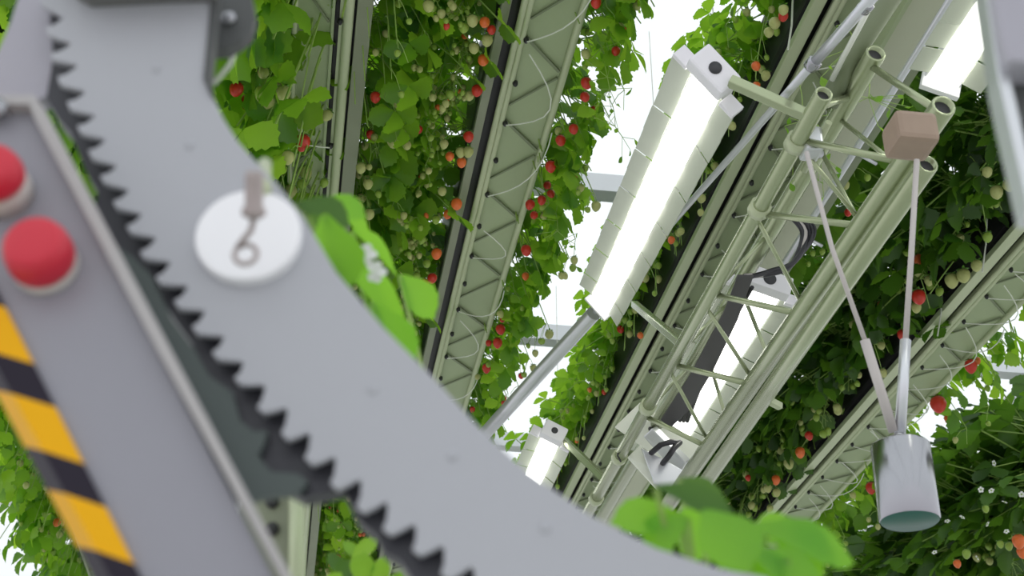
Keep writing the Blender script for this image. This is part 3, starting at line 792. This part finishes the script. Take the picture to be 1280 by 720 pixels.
# second grey pipe beside it
root = thing('grey_pipe', 'thick grey-green pipe leaning beside the pole top', 'pipe', at_d(1110, -10, 2.9))
mb = MB(); mb.tube([at_d(1122, -15, 2.95), at_d(1062, 75, 3.05), at_d(1035, 130, 3.1)], .022, 14); mb.build('tube', M_BRACE, root)
mb = MB(); mb.tube([at_d(1100, -15, 2.9), at_d(1055, 70, 3.0), at_d(1040, 100, 3.05)], .006, 8); mb.build('hose', M_TUBEW, root)

# strings on the dark film
for i, (x, y0_, y1_) in enumerate(((985, 0, 62), (866, 80, 150), (1228, 270, 340), (1172, 365, 420))):
    a = at_z(x + 6, y0_, 2.68); b = at_y(x, y1_, a.y)
    mb = MB(); mb.tube([a, (a + b) / 2 + V((.004, 0, 0)), b], .003, 5)
    tag(mb.build('string', M_TUBEW), ['white string on the dark film at the top, right of the red berry', 'white string on the dark film just right of the lamp top', 'white string on the dark film at the right edge of the view', 'white string on the dark film right of the weight cords'][i], 'string')

# ------------------------------------------------------------------ machine in the foreground
DP = .65
def mp(pts, D): return [at_h(x, y, D) for x, y in pts]
notch = [(80, 22), (90, 55), (98, 82), (108, 115), (120, 145), (133, 175), (147, 208), (162, 238), (178, 268), (196, 298), (214, 328), (236, 358), (257, 389), (281, 421), (305, 453), (332, 482), (360, 510), (388, 541), (420, 571), (452, 599), (485, 627), (520, 655), (555, 682), (592, 708), (632, 734)]
tips = [(58, 38), (64, 70), (73, 100), (85, 131), (98, 161), (112, 192), (127, 223), (143, 255), (160, 286), (177, 318), (197, 350), (220, 380), (243, 412), (268, 444), (296, 476), (325, 512), (355, 545), (385, 576), (417, 607), (450, 636), (483, 664), (520, 690), (556, 720), (596, 748)]
tooth = [(50, 5)]
for i, n_ in enumerate(notch):
    N = V(n_)
    # narrow pointed gap
    prev = V(tips[i - 1]) if i > 0 else V((50, 5))
    nxt = V(tips[i]) if i < len(tips) else None
    def rounded(T, a, first):
        return T
    if i > 0:
        tooth.append(tuple(prev * .62 + N * .38 + (N - V(notch[i - 1])) * .10))
    tooth.append(tuple(N + (prev - N) * .10 + (N - V(notch[i - 1]) if i else V((6, 20))) * (-.02)))
    tooth.append(tuple(N + ((nxt - N) * .06 if nxt else V((0, 0)))))
    if nxt:
        d_ = (V(notch[i + 1]) - N)
        tooth.append(tuple(nxt * .62 + N * .38 - d_ * .02))
        tooth.append(tuple(nxt - d_ * .14)); tooth.append(tuple(nxt + d_ * .16))
outer = [(632, 790), (1000, 790), (960, 722), (900, 711), (820, 685), (740, 645), (660, 590), (600, 535), (540, 470), (480, 410), (420, 340), (380, 272), (345, 228), (318, 200), (298, 178), (280, 150), (264, 118), (258, 100), (274, -30), (60, -30)]
loc = at_h(330, 300, DP)
pl = thing('toothed_sector_plate', 'big curved grey plate with a saw-toothed edge in the foreground', 'machine plate', loc)
mb = MB(); mb.prism(mp(tooth + outer, DP), HF * .004)
mb.build('plate', M_PLATE, pl, bevel=.0005)
# dark chamfer strip along its upper right edge
mb = MB(); mb.prism(mp([(266, -30), (276, -30), (262, 100), (268, 122), (262, 116), (254, 98)], DP - .002), HF * .01); mb.build('edge_strip', M_DGREY, pl)
for x, y in ((196, 87), (237, 182), (466, 487), (566, 570), (682, 660)):
    mb = MB(); mb.lathe(at_h(x, y, DP), -HF, [(0, .0012), (.0022, .001), (.003, 0)], 14); mb.build('rivet', M_PLATE, pl)
# white disc with the pin and ring
c = at_h(312, 300, DP)
r_ = 66 * (c - CAM).dot(FWD) / FPX
mb = MB(); mb.lathe(c, -HF, [(0, 0), (r_, 0), (r_, .005), (r_ * .97, .0065), (0, .0065)], 64, smooth=False)
disc = mb.build('white_disc', M_DISC, pl)
a = at_h(318, 214, DP - .055); b = at_h(317, 274, DP - .04)
mb = MB(); ax_ = (b - a).normalized(); L_ = (b - a).length
mb.lathe(a, ax_, [(0, 0), (.0042, 0), (.0048, .003), (.0046, L_ * .72), (.0062, L_ * .8), (.0062, L_ * .92), (.003, L_), (0, L_)], 20); mb.build('pin', M_BRONZE, pl)
mb = MB(); mb.tube([b, at_h(314, 288, DP - .037), at_h(304, 300, DP - .033), at_h(297, 310, DP - .03)], .0017, 10); mb.build('hook', M_BRONZE, pl)
mb = MB(); cR = at_h(307, 318, DP - .03); rad = 14 * (cR - CAM).dot(FWD) / FPX
mb.tube([cR + (RIGHT * math.cos(t * math.pi / 12) + ZUP * math.sin(t * math.pi / 12)) * rad for t in range(25)], .0014, 10, cap=False); mb.build('ring', M_BRONZE, pl)
mb = MB(); mb.tube([at_h(331, 205, DP + .02), at_h(330, 245, DP - .006)], .004, 10); mb.build('rear_post', M_GUTR, pl)
# cover bolted at the top
mb = MB(); mb.prism(mp([(70, -80), (262, -80), (262, -40), (180, -37), (98, -33), (78, -44)], DP - .03), HF * .03); mb.build('top_cover', M_COVER, pl, bevel=.002)
# hinge bracket with bolt, upper right of the plate
br = thing('hinge_bracket', 'dark grey rounded bracket with a bright bolt at the plate top', 'bracket', at_h(290, 30, DP + .03))
mb = MB(); mb.prism(mp([(262, -30), (300, -30), (315, -5), (319, 18), (314, 38), (302, 50), (285, 60), (262, 62)], DP + .02), HF * .01); mb.build('plate', M_DGREY, br, bevel=.001)
mb = MB(); mb.lathe(at_h(287, 25, DP + .02), -HF, [(.0045, 0), (.0045, .003), (.003, .0045), (0, .0045)], 18); mb.build('bolt', M_CHROME, br)
mb = MB(); mb.tube([at_h(297, 42, DP + .05), at_h(296, 60, DP + .05), at_h(288, 80, DP + .05), at_h(268, 104, DP + .05)], .0015, 8); mb.build('wire', M_TUBEW, br)
# dark rear gear and greenish guard
mb = MB()
band = [(N[0] + 40, N[1] - 10) for N in notch]
outr = [(64, 0), (66, 75), (58, 122), (74, 150), (88, 165), (98, 190), (108, 215), (122, 240), (118, 268), (130, 300), (170, 330), (192, 362), (215, 395), (240, 430), (248, 465), (262, 500), (275, 530), (300, 575), (345, 605), (380, 622), (430, 612), (448, 650), (470, 668), (480, 690), (500, 700), (540, 760)]
gear_pts = []
for i, p_ in enumerate(outr): gear_pts.append(p_)
gear_pts += [(660, 760)] + list(reversed(band))
rg = thing('rear_gear_sector', 'dark charcoal sector showing through the saw-tooth gaps', 'gear plate', at_h(200, 330, DP + .05))
mb.prism(mp(gear_pts, DP + .012), HF * .012); mb.build('plate', M_GEAR, rg)
gd = thing('rear_guard', 'greenish grey finger-edged guard between control box and teeth', 'guard', at_h(260, 480, DP + .08))
mb = MB(); mb.prism(mp([(120, 290), (165, 320), (190, 345), (215, 400), (245, 440), (262, 470), (290, 490), (300, 525), (318, 540), (334, 538), (330, 555), (322, 570), (340, 590), (372, 592), (385, 602), (372, 616), (340, 620), (300, 628), (250, 600)], DP + .006), HF * .005); mb.build('plate', M_GUARD, gd)
ps = thing('support_post', 'grey green post behind the guard at the bottom, left of the gutter', 'post', at_h(350, 760, 1.0))
mb = MB(); mb.prism(mp([(300, 600), (366, 600), (366, 800), (300, 800)], 1.0), HF * .03); mb.build('plate', M_STRIP, ps, bevel=.002)
mb = MB(); mb.tube([at_h(371, 600, .99), at_h(371, 800, .99)], .006, 10); mb.build('pipe', M_GUTR, ps)
for yy in (628, 662):
    mb = MB(); mb.lathe(at_h(341, yy, 1.0), -HF, [(.005, 0), (.005, .003), (0, .003)], 12); mb.build('bolt', M_BLKP, ps)
# lavender bracket plate top left
lb = thing('side_bracket', 'lavender grey bracket plate above the red buttons, top left corner', 'bracket', at_h(30, 50, DP + .02))
mb = MB(); mb.prism(mp([(34, -40), (62, -40), (64, 30), (68, 75), (60, 120), (40, 128), (-70, 128), (-70, 100), (-10, 80), (12, 30)], DP + .016), HF * .012); mb.build('plate', M_PLATE2, lb, bevel=.001)
# control box
DB = DP - .03
cb = thing('control_box', 'slanted grey control box with two red mushroom buttons', 'control box', at_h(120, 450, DB))
mb = MB(); mb.prism(mp([(-80, 135), (42, 135), (70, 195), (190, 425), (345, 725), (390, 800), (175, 800), (130, 705), (70, 580), (15, 485), (-60, 340), (-80, 300)], DB), HF * .02); mb.build('panel', M_PANEL, cb, bevel=.001)
mb = MB(); mb.prism(mp([(-80, 118), (42, 118), (58, 140), (205, 420), (372, 735), (400, 800), (380, 800), (356, 730), (188, 422), (42, 146), (36, 130), (-80, 130)], DB - .008), HF * .028); mb.build('rim', M_RIM, cb, bevel=.001)
mb = MB(); mb.lathe(at_h(-4, 138, DB - .006), -HF, [(.006, 0), (.006, .004), (0, .005)], 18); mb.build('bolt', M_CHROME, cb)
def button(x, y, r, prot, bh):
    P = at_h(x, y, DB)
    k = (P - CAM).dot(FWD) / FPX * r
    mb = MB(); mb.lathe(P, -HF, [(0, 0), (k * .98, 0), (k * .98, bh - .002), (k * .92, bh), (0, bh)], 36); base = mb.build('button_base', M_BUTB, cb)
    mb = MB(); mb.lathe(P - HF * bh, -HF, [(k * .80, 0), (k * .98, .003), (k, .007), (k * .97, prot - .008), (k * .88, prot - .003), (k * .78, prot - .001), (k * .70, prot - .0005), (k * .3, prot), (0, prot)], 40)
    mb.build('button_cap', M_REDB, cb)
button(58, 333, 42, .022, .004)
button(8, 245, 36, .018, .013)
# hazard tape: a folded edge strip with alternating diagonal blocks
fr = V((0, 371)); fd = V((175, 349))          # right (front) edge of the tape
gl0 = V((15, 493)); gd_ = V((115, 214))        # fold
sl0 = V((0, 500)); sd = V((100, 190))          # outer left edge
tp = MB(); tb = MB()
def on(o, d, y): return o + d * ((y - o.y) / d.y)
for k in range(-3, 4):
    for (ya, yb, m_) in ((497, 568, tp), (568, 622, tb)):
        ya += 125 * k; yb += 125 * k
        F0, F1 = on(fr, fd, ya + 12), on(fr, fd, yb + 12)
        G0, G1 = on(gl0, gd_, ya - 5), on(gl0, gd_, yb - 5)
        S0, S1 = on(sl0, sd, ya - 10), on(sl0, sd, yb - 10)
        m_.prism([at_h(*q_, DB - .003) for q_ in (F0, F1, G1, G0)], HF * .003)
        P0, P1 = at_h(*G0, DB - .003), at_h(*G1, DB - .003)
        P2, P3 = at_h(*S1, DB + .015), at_h(*S0, DB + .015)
        m_.prism([P0, P1, P2, P3], HF * .003 + RIGHT * .002)
tb_o = tb.build('tape_black_stripe', M_TBLK, cb); ty_o = tp.build('tape_yellow_stripe', M_YEL, cb)
# machine corner at the upper right
rc = thing('machine_corner', 'lavender grey machine corner with dark underside at the top right edge', 'machine part', at_h(1265, 30, .6))
mb = MB(); mb.prism(mp([(1238, -40), (1330, -40), (1330, 78), (1262, 76), (1252, 50)], .60), HF * .03); mb.build('housing', M_PLATE2, rc, bevel=.002)
mb = MB(); mb.prism(mp([(1262, 78), (1330, 78), (1330, 180), (1276, 150)], .62), HF * .03); mb.build('underside', M_DGREY, rc)
mb = MB(); mb.prism(mp([(1228, -40), (1244, -40), (1262, 90), (1300, 260), (1286, 260), (1248, 95)], .61), HF * .02); mb.build('strut', M_STEEL, rc, bevel=.001)
